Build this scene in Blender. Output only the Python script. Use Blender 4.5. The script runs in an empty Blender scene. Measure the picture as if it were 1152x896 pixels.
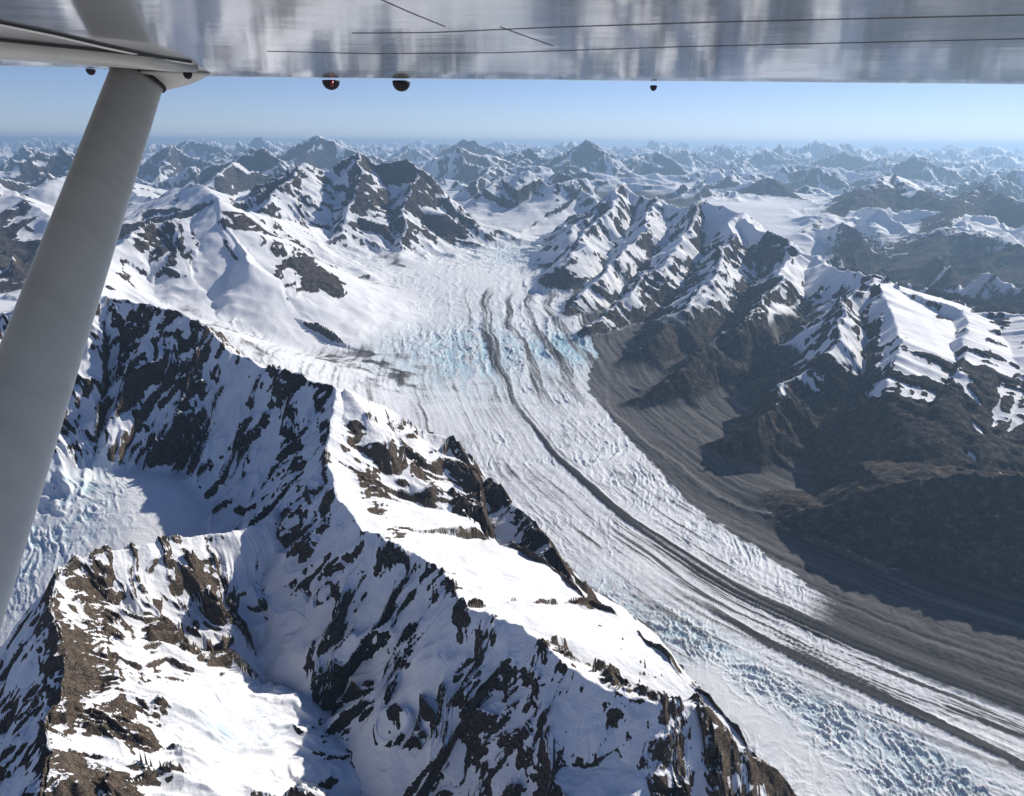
import bpy, math, random
import numpy as np
from mathutils import Vector, Matrix

# ------------------------------------------------------------------ camera
F = 850.0                      # focal length in pixels of a 1152 px wide frame
P = math.radians(18.6)         # camera looks down by this much
scene = bpy.context.scene
col = scene.collection
cam_d = bpy.data.cameras.new("camera")
cam = bpy.data.objects.new("camera", cam_d)
col.objects.link(cam)
cam_d.sensor_fit = 'HORIZONTAL'
cam_d.sensor_width = 36.0
cam_d.lens = 36.0 * F / 1152.0
cam_d.clip_start = 0.05
cam_d.clip_end = 400000.0
cam.location = (0, 0, 0)
cam.rotation_euler = (math.radians(90) - P, math.radians(-0.35), 0)
scene.camera = cam

# ------------------------------------------------------------------ world, sun, exposure
SUN_AZ = math.radians(49.0)    # from straight ahead (+Y) towards the right (+X)
SUN_EL = math.radians(31.0)
world = bpy.data.worlds.new("World")
scene.world = world
world.use_nodes = True
wn = world.node_tree
for n in list(wn.nodes):
    wn.nodes.remove(n)
sky = wn.nodes.new('ShaderNodeTexSky')
sky.sky_type = 'NISHITA'
sky.sun_disc = False
sky.sun_elevation = SUN_EL
sky.sun_rotation = SUN_AZ
sky.altitude = 4000
sky.air_density = 1.0
sky.dust_density = 0.5
sky.ozone_density = 1.6
bg = wn.nodes.new('ShaderNodeBackground')
bg.inputs['Strength'].default_value = 0.080
wo = wn.nodes.new('ShaderNodeOutputWorld')
tint = wn.nodes.new('ShaderNodeMix')
tint.data_type = 'RGBA'; tint.blend_type = 'MULTIPLY'
tint.inputs[0].default_value = 1.0
tint.inputs[7].default_value = (0.98, 0.975, 1.16, 1)
wn.links.new(sky.outputs[0], tint.inputs[6])
wn.links.new(tint.outputs[2], bg.inputs['Color'])
wn.links.new(bg.outputs[0], wo.inputs['Surface'])

sun_d = bpy.data.lights.new("sun", 'SUN')
sun_d.energy = 4.9
sun_d.angle = math.radians(0.5)
sun_d.color = (1.0, 0.945, 0.86)
sun = bpy.data.objects.new("sun", sun_d)
col.objects.link(sun)
sv = Vector((math.sin(SUN_AZ) * math.cos(SUN_EL), math.cos(SUN_AZ) * math.cos(SUN_EL), math.sin(SUN_EL)))
sun.rotation_euler = sv.to_track_quat('Z', 'Y').to_euler()

scene.view_settings.view_transform = 'Standard'
scene.view_settings.look = 'None'
scene.view_settings.exposure = 0.15
scene.view_settings.gamma = 1.0
scene.render.engine = 'CYCLES'
scene.cycles.use_denoising = True
scene.cycles.max_bounces = 5
scene.cycles.diffuse_bounces = 1
scene.cycles.glossy_bounces = 2
scene.cycles.volume_bounces = 0
scene.cycles.transparent_max_bounces = 8
scene.cycles.use_adaptive_sampling = False

DETAIL = 1.0                   # mesh density

# ------------------------------------------------------------------ helpers: pixel + distance -> world point
cp, sp = math.cos(P), math.sin(P)
def at(u, v, Y):
    a = (448.0 - v) / F
    t = Y / (cp + a * sp)
    return (t * (u - 576.0) / F, Y, t * (-sp + a * cp))
def atz(u, v, z):
    a = (448.0 - v) / F
    t = z / (-sp + a * cp)
    return (t * (u - 576.0) / F, t * (cp + a * sp), z)
G0, G1 = -2487.5, 0.055        # plane of the main glacier: z = G0 + G1*Y
def gl(u, v):
    a = (448.0 - v) / F
    t = G0 / ((-sp + a * cp) - G1 * (cp + a * sp))
    return (t * (u - 576.0) / F, t * (cp + a * sp), t * (-sp + a * cp))

# ------------------------------------------------------------------ noise (gradient noise on numpy arrays)
f32 = np.float32
def _hash(ix, iy, seed):
    h = (ix.astype(np.uint32) * np.uint32(374761393) + iy.astype(np.uint32) * np.uint32(668265263) + np.uint32(seed * 974711 + 12345))
    h = (h ^ (h >> np.uint32(13))) * np.uint32(1274126177)
    h ^= h >> np.uint32(16)
    return h
_ang = np.linspace(0, 2 * np.pi, 257)[:256]
_gx, _gy = np.cos(_ang).astype(f32), np.sin(_ang).astype(f32)
def noise(x, y, seed=0):
    x = np.asarray(x, f32); y = np.asarray(y, f32)
    xi = np.floor(x); yi = np.floor(y)
    fx = x - xi; fy = y - yi
    xi = xi.astype(np.int64).astype(np.int32); yi = yi.astype(np.int64).astype(np.int32)
    u = fx * fx * fx * (fx * (fx * 6 - 15) + 10)
    v = fy * fy * fy * (fy * (fy * 6 - 15) + 10)
    def g(dx, dy):
        k = _hash(xi + dx, yi + dy, seed) & np.uint32(255)
        return _gx[k] * (fx - dx) + _gy[k] * (fy - dy)
    a = g(0, 0); b = g(1, 0)
    top = a + u * (b - a)
    c = g(0, 1); d = g(1, 1)
    bot = c + u * (d - c)
    return (top + v * (bot - top)) * 1.4
def fbm(x, y, o, seed=0, gain=0.5, lac=2.03):
    s = 0; a = 1.0; t = 0
    for i in range(o):
        s = s + a * noise(x, y, seed + i * 7); t += a
        x = x * lac + 13.7; y = y * lac - 7.3; a *= gain
    return s / t
def ridged(x, y, o, seed=0, gain=0.5, lac=2.07):
    """0..1, sharp crests at 1"""
    s = 0; a = 1.0; t = 0
    w = 1.0
    for i in range(o):
        n = 1 - np.abs(noise(x, y, seed + i * 5)) * 1.6
        n = np.clip(n, 0, 1); n = n * n
        s = s + a * n * w; t += a
        w = np.clip(n * 1.6, 0, 1)
        x = x * lac + 3.1; y = y * lac + 9.2; a *= gain
    return s / t
def sstep(a, b, x):
    t = np.clip((x - a) / (b - a), 0, 1)
    return t * t * (3 - 2 * t)
def lerp(a, b, t):
    return a + (b - a) * t

def poly_field(px, py, pts, closed=False):
    """nearest point on a polyline: distance, arc length, side (+1 = right of travel), interpolated z"""
    best = np.full(px.shape, 1e20, f32)
    S = np.zeros(px.shape, f32); side = np.ones(px.shape, f32); Z = np.zeros(px.shape, f32)
    acc = 0.0
    for i in range(len(pts) - 1):
        ax, ay, az = pts[i]; bx, by, bz = pts[i + 1]
        dx, dy = bx - ax, by - ay
        L = math.hypot(dx, dy) + 1e-6
        rx = px - f32(ax); ry = py - f32(ay)
        t = np.clip((rx * dx + ry * dy) / (L * L), 0, 1)
        ex = rx - t * dx; ey = ry - t * dy
        d2 = ex * ex + ey * ey
        m = d2 < best
        best = np.where(m, d2, best)
        S = np.where(m, acc + t * L, S)
        Z = np.where(m, az + t * (bz - az), Z)
        side = np.where(m, (rx * dy - ry * dx) / (L * np.sqrt(d2) + 1e-3), side)
        acc += L
    return np.sqrt(best), S, np.clip(side, -1, 1).astype(f32), Z

def smooth_line(pts, n=6):
    """Catmull-Rom resampling"""
    p = [np.array(q, float) for q in pts]
    p = [2 * p[0] - p[1]] + p + [2 * p[-1] - p[-2]]
    out = []
    for i in range(1, len(p) - 2):
        for k in range(n):
            t = k / n
            out.append(0.5 * ((2 * p[i]) + (-p[i - 1] + p[i + 1]) * t + (2 * p[i - 1] - 5 * p[i] + 4 * p[i + 1] - p[i + 2]) * t * t + (-p[i - 1] + 3 * p[i] - 3 * p[i + 1] + p[i + 2]) * t ** 3))
    out.append(p[-2])
    return [tuple(q) for q in out]

# ------------------------------------------------------------------ the grid the terrain is sampled on (polar, denser near the valley seen)
def build_axis():
    az = np.concatenate([np.linspace(-180, -58, 70, endpoint=False), np.linspace(-58, -42, int(70 * DETAIL), endpoint=False),
                         np.linspace(-42, 42, int(1300 * DETAIL), endpoint=False),
                         np.linspace(42, 58, int(70 * DETAIL), endpoint=False), np.linspace(58, 180, 71)])
    az = np.radians(az)
    def seg(a, b, ratio):
        n = max(2, int(math.log(b / a) / (ratio / DETAIL)))
        return np.exp(np.linspace(math.log(a), math.log(b), n, endpoint=False))
    r = np.concatenate([seg(20, 250, 0.12), seg(250, 900, 0.02), seg(900, 3200, 0.0016), seg(3200, 14500, 0.0022),
                        seg(14500, 60000, 0.0022), seg(60000, 170000, 0.005), [170000.0]])
    return az, r
AZ, RR = build_axis()
NA, NR = len(AZ), len(RR)
X = (RR[:, None] * np.sin(AZ)[None, :]).astype(f32)
Y = (RR[:, None] * np.cos(AZ)[None, :]).astype(f32)
R2 = np.sqrt(X * X + Y * Y)

# ------------------------------------------------------------------ valley floors: thin interpolation through known floor points
floor_pts = []
def fp(u, v, Yd): floor_pts.append(at(u, v, Yd))
for (u, v) in [(1152, 850), (1152, 760), (1000, 780), (1000, 700), (850, 700), (850, 620), (720, 620), (760, 740), (650, 540), (600, 440),
               (540, 480), (480, 430), (560, 360), (640, 400), (500, 345), (600, 320), (560, 290), (600, 250), (610, 222), (1152, 700), (1250, 850), (1250, 720),
               (900, 640), (690, 470), (450, 400), (440, 360)]:
    floor_pts.append(gl(u, v))
floor_pts += [(wx, wy, G0 + G1 * wy) for wx, wy in [(-500, 3500), (-150, 3150), (150, 2900), (450, 2600), (750, 2200), (850, 1700), (900, 1250), (950, 800), (-900, 4100), (-100, 3800), (-1300, 4700)]]
floor_pts += [(2200, 1500, -2400), (3800, 2600, -2330), (1200, 900, -2300), (300, 600, -2000), (-300, 300, -1800)]
fp(340, 272, 12500); fp(350, 290, 11500); fp(420, 305, 10800); fp(400, 330, 9800); fp(350, 400, 7400); fp(300, 388, 7000); fp(330, 380, 7900)
fp(250, 370, 6200)
fp(130, 520, 2500); fp(50, 600, 2080); fp(0, 560, 2300); fp(200, 545, 2330); fp(40, 500, 2600)
fp(250, 800, 1650); fp(250, 740, 1780); fp(200, 896, 1430); fp(300, 690, 1880); fp(380, 896, 1400); fp(550, 980, 1150); fp(250, 1000, 1200)
fp(0, 880, 1150); floor_pts += [(-1500, 900, -1650), (-1900, 1500, -1500), (-900, 400, -1700)]
fp(950, 250, 17000); fp(1000, 310, 13000); fp(1100, 320, 12000); fp(1250, 320, 12000); fp(870, 232, 18500); fp(1080, 385, 8300); fp(1250, 400, 8000)
fp(40, 300, 12500); fp(0, 330, 9000); fp(-150, 340, 9000); fp(140, 250, 15000); fp(-300, 420, 4500); fp(60, 345, 6500)
floor_pts += [(x, y, z) for x, y, z in [(-15000, 22000, -1750), (0, 30000, -1500), (15000, 24000, -1750), (-40000, 60000, -1700), (0, 60000, -1500),
              (40000, 60000, -1900), (-80000, 110000, -1800), (80000, 110000, -1900), (0, 120000, -1700), (-30000, 20000, -1900), (30000, 20000, -2000), (0, 170000, -1800),
              (9000, 6000, -2100), (-9000, 6000, -1900)]]
FPT = np.array(floor_pts, float)
def rbf_fit(p):
    n = len(p)
    c = np.full(n, 120.0)
    d = np.sqrt((p[:, None, 0] - p[None, :, 0]) ** 2 + (p[:, None, 1] - p[None, :, 1]) ** 2 + c[None, :] ** 2)
    A = np.zeros((n + 1, n + 1)); A[:n, :n] = d + np.eye(n) * -6.0; A[n, :n] = 1; A[:n, n] = 1
    w = np.linalg.solve(A, np.append(p[:, 2], 0))
    return w, c
_w, _c = rbf_fit(FPT)
def floor_h(x, y):
    s = np.full(x.shape, _w[-1], f32)
    for i in range(len(FPT)):
        s += f32(_w[i]) * np.sqrt((x - f32(FPT[i, 0])) ** 2 + (y - f32(FPT[i, 1])) ** 2 + f32(_c[i] ** 2))
    return s
B = floor_h(X, Y)

# ------------------------------------------------------------------ mountain ridges
# name, scale (m, size of ribs), [left side slope, depth], [right side slope, depth], points (u, v, distance ahead)
RIDGES = [
 ("near", 120, (1.25, 620), (0.9, 900, 350), [(-200, 395, 2300), (-60, 380, 2500), (10, 352, 2650), (60, 340, 2750), (120, 335, 2890), (165, 343, 2850), (205, 352, 2800), (240, 375, 2760), (268, 400, 2723), (300, 413, 2640), (345, 425, 2535), (378, 436, 2476)], 'swap'),
 ("near", 120, (0.75, 900, 480), (1.1, 560), [(378, 436, 2476), (374, 475, 2300), (368, 512, 2141), (385, 558, 1980)], ''),
 ("near", 120, (0.5, 700, 430), (1.1, 560), [(385, 558, 1980), (410, 595, 1850), (445, 608, 1800), (480, 622, 1767), (530, 680, 1533), (560, 690, 1500)], ''),
 ("near", 120, (0.9, 3000, 160), (1.1, 560), [(560, 690, 1500), (590, 705, 1449), (640, 750, 1334), (680, 773, 1280), (740, 790, 1229), (790, 792, 1253), (830, 830, 1242), (880, 880, 1253), (930, 950, 1230), (980, 1050, 1200)], ''),
 ("near", 90, (0.95, 480, 560), (1.3, 900), [(368, 512, 2141), (350, 535, 2170), (325, 562, 2120), (300, 588, 2000), (260, 600, 1930), (230, 602, 1900), (180, 612, 1800), (130, 622, 1720), (90, 632, 1660), (70, 642, 1620), (62, 690, 1400), (75, 740, 1250), (72, 790, 1130), (60, 840, 1030), (58, 896, 930), (50, 1000, 780), (40, 1150, 600)], ''),
 ("near", 90, (1.5, 4000), (0.6, 300, 230), [(392, 438, 2480), (430, 455, 2560), (470, 480, 2600), (510, 495, 2600), (530, 520, 2540), (560, 548, 2450), (580, 565, 2400), (612, 600, 2300), (640, 650, 2050), (660, 700, 1800), (690, 762, 1450), (745, 792, 1250)], ''),
 ("peak_a", 380, (1.2, 2500), (0.72, 2600, 4700), [(245, 225, 9300), (262, 248, 9250), (285, 265, 9200), (310, 285, 9100), (340, 310, 9000), (365, 330, 8900), (388, 345, 8700)], 'rocky'),
 ("peak_a", 380, (0.70, 2600, 4700), (0.9, 1500), [(245, 225, 9300), (225, 240, 9200), (205, 247, 9000), (175, 252, 8900), (150, 262, 8600), (125, 285, 8100), (110, 312, 7500), (90, 330, 7000)], ''),
 ("peak_a", 380, (0.75, 2600, 4700), (0.75, 2600, 4700), [(245, 225, 9300), (275, 238, 10400), (330, 248, 11500), (380, 262, 12600)], ''),
 ("peak_a", 380, (0.80, 1500, 2500), (0.85, 1500, 2500), [(245, 225, 9300), (256, 250, 9000), (270, 275, 8700), (282, 296, 8350)], ''),
 ("peak_a", 260, (0.75, 800, 1300), (0.75, 800, 1300), [(150, 262, 8600), (170, 276, 8500), (200, 284, 8450), (222, 282, 8600)], 'rocky'),
 ("peak_a", 260, (0.75, 800, 1200), (0.75, 800, 1200), [(310, 285, 9100), (326, 318, 8500), (338, 340, 8200)], ''),
 ("peak_b", 420, (0.8, 1300), (1.2, 1600), [(240, 235, 12200), (268, 226, 12810), (300, 205, 13298), (345, 182, 13786), (375, 192, 13908), (392, 178, 14030), (407, 171, 14030), (430, 184, 14030), (455, 178, 14030), (470, 190, 13908), (490, 212, 13786), (515, 235, 13664), (552, 262, 13542)], ''),
 ("peak_b", 420, (1.0, 1500), (1.0, 1500), [(407, 171, 14030), (400, 215, 12810), (388, 250, 12078), (375, 270, 11712)], ''),
 ("peak_b", 420, (1.0, 1500), (1.0, 1500), [(470, 190, 13908), (460, 235, 12810), (445, 275, 11956), (455, 292, 11590)], ''),
 ("peak_b", 420, (0.8, 700), (0.8, 700), [(345, 182, 13786), (310, 215, 12566), (290, 235, 11956)], ''),
 ("peak_c", 350, (0.7, 600), (0.7, 600), [(540, 216, 17000), (565, 198, 17500), (590, 190, 17500), (612, 202, 17500), (622, 210, 17000)], ''),
 ("peak_c", 350, (0.7, 600), (0.7, 600), [(622, 206, 17000), (640, 200, 17200), (652, 212, 17000), (668, 222, 16500)], ''),
 ("range", 450, (0.95, 1300), (0.95, 1300), [(640, 262, 12000), (665, 235, 12800), (700, 202, 13500), (720, 218, 13300), (745, 222, 13000), (765, 232, 12500), (790, 223, 12000), (815, 228, 11500), (835, 238, 11000), (860, 253, 10500), (885, 262, 10000), (897, 282, 9500), (930, 292, 9000), (960, 300, 8400), (985, 308, 7600), (1010, 318, 7300), (1060, 335, 6900), (1090, 345, 6700), (1152, 348, 6600), (1250, 352, 6500), (1400, 360, 6300)], ''),
 ("range", 380, (1.05, 1700), (1.05, 1700), [(700, 202, 13500), (682, 238, 12300), (655, 268, 11300), (640, 290, 10600)], ''),
 ("range", 380, (1.05, 1700), (1.05, 1700), [(745, 222, 13000), (720, 258, 11300), (685, 300, 10000), (640, 345, 9000)], ''),
 ("range", 380, (1.05, 1700), (1.05, 1700), [(790, 223, 12000), (765, 268, 10500), (730, 310, 9400), (690, 350, 8600), (665, 365, 8200)], ''),
 ("range", 380, (1.05, 1700), (1.05, 1700), [(835, 238, 11000), (812, 288, 9300), (780, 330, 8300), (740, 370, 7600), (712, 392, 7300)], ''),
 ("range", 380, (1.05, 1700), (1.05, 1700), [(897, 284, 9300), (870, 325, 8000), (842, 350, 7400), (800, 385, 6900), (755, 415, 6500), (705, 452, 6200)], ''),
 ("range", 380, (1.0, 1900), (1.0, 1900), [(985, 309, 7400), (966, 345, 6500), (950, 380, 6000), (905, 430, 5600), (855, 470, 5300), (800, 490, 5300)], ''),
 ("plateau", 420, (0.32, 900, 900), (1.05, 1900), [(985, 309, 7400), (1000, 340, 6600), (1020, 380, 5800), (1000, 425, 5250)], ''),
 ("plateau", 420, (0.3, 900, 900), (0.9, 1600), [(1090, 345, 6700), (1085, 400, 5500), (1060, 445, 5000)], ''),
 ("plateau", 300, (0.25, 900, 900), (1.3, 1800), [(925, 572, 4150), (1000, 545, 4050), (1060, 533, 4050), (1152, 538, 3900), (1280, 550, 3700), (1450, 580, 3500)], ''),
 ("plateau", 420, (0.25, 900, 1500), (0.3, 900, 900), [(1152, 348, 6600), (1170, 420, 5300), (1160, 450, 4950)], ''),
 ("west", 500, (0.5, 1100), (0.5, 1100), [(-250, 205, 15000), (-80, 205, 15000), (0, 214, 14000), (35, 228, 13300), (62, 250, 12800), (90, 275, 12300)], ''),
 ("west", 500, (0.5, 1100), (0.5, 1100), [(0, 214, 14000), (-60, 270, 11500), (-40, 310, 10500)], ''),
 ("west", 500, (0.55, 900), (0.55, 900), [(140, 215, 17500), (175, 225, 16000), (200, 214, 15000), (225, 206, 14500), (250, 222, 14000), (240, 250, 13000)], ''),
 ("west", 500, (0.5, 900), (0.5, 900), [(60, 205, 19000), (100, 188, 20000), (130, 205, 19000), (150, 235, 16500)], ''),
 ("east", 600, (0.55, 2200, 3800), (0.55, 2200, 3800), [(900, 262, 15500), (940, 240, 17000), (985, 200, 19000), (1010, 192, 20000), (1040, 215, 18500), (1075, 225, 17500), (1110, 205, 18500), (1150, 225, 17000), (1250, 230, 16000)], ''),
 ("east", 600, (0.5, 2000, 3000), (0.5, 2000, 3000), [(1075, 225, 17500), (1060, 265, 14500), (1040, 295, 13300)], ''),
 ("east", 600, (0.5, 2000, 3000), (0.5, 2000, 3000), [(1250, 230, 16000), (1180, 280, 13500), (1120, 310, 12300)], ''),
 ("east", 500, (0.6, 900), (0.6, 900), [(830, 225, 22000), (865, 196, 23000), (890, 215, 22000), (920, 232, 20000)], ''),
]
NAMES = ["floor", "far", "near", "peak_a", "peak_b", "peak_c", "range", "plateau", "west", "east"]
H = np.full(X.shape, -1e5, f32)
WIN = np.zeros(X.shape, np.int8)
WS = X / 900; WD = Y / 900
CR = np.zeros(X.shape, f32)           # bare rock along a crest
RB = {}
azv = AZ
for k, (name, scale, sl, sr, pts, flag) in enumerate(RIDGES):
    W = [at(*q) for q in pts]
    if flag == 'swap': sl, sr = sr, sl
    xs = [w[0] for w in W]; ys = [w[1] for w in W]
    infl = {"near": 2200, "peak_a": 4800, "peak_b": 4200}.get(name, 4200)
    bx0, bx1, by0, by1 = min(xs) - infl, max(xs) + infl, min(ys) - infl, max(ys) + infl
    m = (X > bx0) & (X < bx1) & (Y > by0) & (Y < by1)
    x = X[m]; y = Y[m]
    wsc = scale * 1.2
    wa = scale * 0.10
    xw = x + wa * fbm(x / wsc, y / wsc, 3, 11) * 2
    yw = y + wa * fbm(x / wsc + 50, y / wsc + 20, 3, 12) * 2
    if name in ("range", "peak_b", "east", "west", "peak_c"):
        xw = xw + 150 * noise(x / 900, y / 900, 15) + 60 * noise(x / 330, y / 330, 17); yw = yw + 150 * noise(x / 900 + 8, y / 900, 16) + 60 * noise(x / 330 + 3, y / 330, 18)
    d, s, side, z = poly_field(xw, yw, W)
    rt = sstep(-0.8, 0.8, side)
    slope = (sl[0] + (sr[0] - sl[0]) * rt).astype(f32)
    dep = (sl[1] + (sr[1] - sl[1]) * rt).astype(f32)
    sl2 = sl[2] if len(sl) > 2 else 0.6 * infl; sr2 = sr[2] if len(sr) > 2 else 0.6 * infl
    dmx = sl2 + (sr2 - sl2) * rt
    # serrated crest
    jag = (2.2 if flag == 'rocky' else 1.0) * scale * (0.10 * ridged(s / (scale * 0.7), s * 0 + k * 3.7, 3, 21) - 0.06)
    fall = dep * 0.72 * (1 - np.exp(-slope * d / dep)) + 0.30 * slope * d + 1.3 * np.maximum(0, d - dmx)
    amp = sstep(0, scale * 1.6, d) * (0.25 + 0.75 * sstep(0.3, 0.98, np.abs(side)))
    dd = d / (scale * 5.5)
    ss = s / (scale * 1.5) + k * 17.0 + 0.22 * noise(x / scale, y / scale, 9)
    jag = jag * np.exp(-d / (scale * 0.6))
    rib = (ridged(ss, dd, 4, 30 + k, 0.52) - 0.35) * scale * 0.62
    if name == 'plateau': rib = rib * 0.35
    h = z + jag - fall + rib * amp * np.clip((slope - 0.35) * 1.6, 0.03, 1)
    cur = H[m]
    mm = h > cur
    cur[mm] = h[mm]
    H[m] = cur
    w_ = WIN[m]; w_[mm] = NAMES.index(name); WIN[m] = w_
    w_ = WS[m]; w_[mm] = ss[mm]; WS[m] = w_
    w_ = WD[m]; w_[mm] = dd[mm]; WD[m] = w_
    if flag == 'rocky':
        CR[m] = np.maximum(CR[m], np.exp(-(d / (scale * 0.85)) ** 2) * sstep(0, scale, s))

# distant mountains: pyramidal peaks on a jittered lattice, each with its own arms
def cell_peaks(x, y, cell, zlo, zhi, slope, seed):
    gx = np.floor(x / cell).astype(np.int32); gy = np.floor(y / cell).astype(np.int32)
    out = np.full(x.shape, -1e5, f32)
    wx = x + cell * 0.22 * fbm(x / cell * 2.2, y / cell * 2.2, 4, seed + 40)
    wy = y + cell * 0.22 * fbm(x / cell * 2.2 + 9, y / cell * 2.2 + 4, 4, seed + 41)
    for i in (-1, 0, 1):
        for j in (-1, 0, 1):
            a = _hash(gx + i, gy + j, seed); b = _hash(gx + i, gy + j, seed + 1); c = _hash(gx + i, gy + j, seed + 2)
            fa = (a & np.uint32(1023)).astype(f32) / 1023; fb = (b & np.uint32(1023)).astype(f32) / 1023; fc = (c & np.uint32(1023)).astype(f32) / 1023
            cx = (gx + i + 0.05 + 0.9 * fa) * cell; cy = (gy + j + 0.05 + 0.9 * fb) * cell
            dx = wx - cx; dy = wy - cy
            d = np.sqrt(dx * dx + dy * dy)
            th = np.arctan2(dy, dx)
            nk = 2 + np.floor(fc * 3)
            arm = np.abs(np.sin(th * nk * 0.5 + fa * 6.28))       # 0 on an arm
            sl = slope * (0.55 + 0.95 * arm)
            z = zlo + (zhi - zlo) * fc * fc
            h = z - sl * d * (1 - 0.12 * np.clip(d / cell, 0, 1.5))
            out = np.maximum(out, h.astype(f32))
    return out
mfar = R2 > 9000
x = X[mfar]; y = Y[mfar]; r = R2[mfar]
hi = -150 + 60 * fbm(x / 30000, y / 30000, 2, 71)
h1 = cell_peaks(x, y, 4600.0, -1050, -20, 0.86, 5)
h2 = cell_peaks(x, y, 2600.0, -1450, -560, 0.82, 8)
h4 = cell_peaks(x, y, 8000.0, -700, 330, 0.74, 12) - 520 * sstep(36000, 22000, r)
h1 = np.maximum(h1, h4)
h3 = -2050 + 1800 * ridged(x / 7500 + 0.25 * noise(x / 3000, y / 3000, 84), y / 7500, 5, 83, 0.5) * (0.75 + 0.35 * noise(x / 25000, y / 25000, 85))
hf = np.maximum(np.maximum(h1, h2), h3)
hf += (ridged(x / 1900, y / 1900, 4, 77, 0.5) - 0.4) * 190
lowside = sstep(0.15, 0.75, np.arctan2(x, y)) * 330 + sstep(-0.35, -0.8, np.arctan2(x, y)) * 260
lowside = lowside * (1 - sstep(30000, 70000, r) * 0.4)
hf -= lowside
hf += 480 * sstep(32000, 85000, r)
near_fade = sstep(20500, 13500, r + 2500 * noise(x / 4000, y / 4000, 3))
hf = hf - near_fade * 1800
# keep the great trunk valley open
cur = H[mfar]; w_ = WIN[mfar]
mm = hf > cur
cur[mm] = hf[mm]; w_[mm] = 1
H[mfar] = cur; WIN[mfar] = w_

side_v = sstep(0.30, 0.42, X / R2) * sstep(8600, 10500, R2) * sstep(23000, 18000, R2)
side_w = sstep(-0.38, -0.46, X / R2) * sstep(10500, 12000, R2) * sstep(20000, 17000, R2)
roll = ridged(X / 2600 + 0.3 * noise(X / 900, Y / 900, 401), Y / 2600, 5, 402, 0.5)
B = B + (side_v + side_w * 0.7) * (roll * 760 - 190)
# ------------------------------------------------------------------ join ridges to the floors
k = np.clip(R2 * (0.012 + 0.008 * sstep(4200, 7000, R2) + 0.006 * sstep(9000, 14000, R2)), 25, 320).astype(f32)
diff = (H - B) / k
T = np.clip(diff * 0.5 + 0.5, 0, 1)
BASE = np.where(T > 0.9999, H, np.where(T < 0.0001, B, B + (H - B) * T + k * T * (1 - T)))
MNT = sstep(-0.6, 2.5, diff)                 # 0 on floors, 1 on mountains
BASE0 = BASE.copy()

# ------------------------------------------------------------------ glacier coordinates
CL = smooth_line([gl(*q) for q in [(606, 214), (600, 235), (585, 265), (560, 300), (548, 330), (548, 352), (556, 380), (562, 410), (580, 450), (610, 490), (650, 535), (700, 578), (760, 618), (830, 660), (910, 696), (1010, 738), (1152, 792), (1330, 858)]] + [(3700.0, 2250.0, -2360.0), (5600.0, 2000.0, -2375.0), (8600.0, 1900.0, -2380.0)], 6)
gm = (Y > 300) & (Y < 26000) & (X > -6500) & (X < 8500)
gx_, gy_ = X[gm], Y[gm]
gd, gs, gside, _ = poly_field(gx_, gy_, CL)
gn = gd * np.where(gside > 0, 1, -1)                               # >0: the far (right) side when looking up valley is negative
GN = np.full(X.shape, 1e5, f32); GS = np.zeros(X.shape, f32)
GN[gm] = gn; GS[gm] = gs
def cl_coord(u, v):
    p = gl(u, v)
    d, s, sd, _ = poly_field(np.array([p[0]], f32), np.array([p[1]], f32), CL)
    return float(s[0]), float(d[0] * (1 if sd[0] > 0 else -1))
def edge(line):
    c = sorted(cl_coord(*q) for q in line)
    return [a for a, b in c], [b for a, b in c]
def edge_at(line):
    a, b = edge(line)
    return np.interp(GS, a, b).astype(f32)
# centre line runs towards the camera, so side +1 (right of travel) is the LEFT/near bank in the photograph
E_tongue = edge_at([(650, 345), (672, 400), (664, 440), (700, 480), (760, 545), (830, 600), (880, 635), (925, 666), (1152, 780)])   # white ice / debris limit on the far side
E_far = edge_at([(660, 330), (700, 400), (705, 460), (850, 560), (905, 580), (1000, 625), (1152, 690), (1300, 740)])                  # foot of the far slopes
E_low = edge_at([(430, 380), (480, 480), (560, 560), (690, 620), (800, 680), (870, 722), (1000, 782), (1152, 858), (1300, 930)])      # second moraine stripe
np.savez('/tmp/dbg.npz', GN=GN[::4, ::4], GS=GS[::4, ::4]) if False else None

ice_w = 1 - sstep(-0.5, 0.9, diff)
gcore = ice_w * (R2 < 26000) * (Y > 600)
on_main = gcore * (np.abs(GN) < 4200) * (1 - sstep(-150, -500, X) * sstep(4200, 3500, Y))

nx, ny = GN, GS
# far side has negative n?  use signed helper so that "far" is positive
def wbump(u, v, r, ry):
    p = gl(u, v)
    return np.exp(-(((X - p[0]) / r) ** 2 + ((Y - p[1]) / ry) ** 2))
sgn = -1.0 if cl_coord(700, 480)[1] < 0 else 1.0
N_ = GN * sgn; ET = E_tongue * sgn; EF = E_far * sgn; EL = E_low * sgn
warp = 60 * noise(X / 900, Y / 900, 61) + 14 * noise(X / 150, Y / 150, 62)
Nw = N_ + warp * np.clip(R2 / 8000, 0.35, 1.2)
def lat_line(k): return np.exp(-((Nw - EF + 130 + 50 * noise(GS / 700, GS * 0, 7)) / 26) ** 2) * sstep(cl_coord(660, 400)[0], cl_coord(740, 500)[0], GS)
debris = np.zeros(X.shape, f32)
streak = fbm(GS / 1400, Nw / 38, 4, 91, 0.6)
streak2 = fbm(GS / 420, Nw / 14, 3, 95, 0.6)
med = sstep(1.35, 0.75, np.abs(Nw + 14 * streak + 8 * streak2) / ((26 + 30 * sstep(cl_coord(620, 500)[0], cl_coord(900, 690)[0], GS)) * (1 + 0.4 * noise(GS / 1500, GS * 0, 5))))
med *= 0.25 + 0.75 * sstep(0.15, 1.0, (GS - cl_coord(560, 335)[0]) / 3600)
med *= sstep(0.0, 0.35, (GS - cl_coord(560, 335)[0]) / 3200) * (0.75 + 0.5 * streak)
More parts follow.
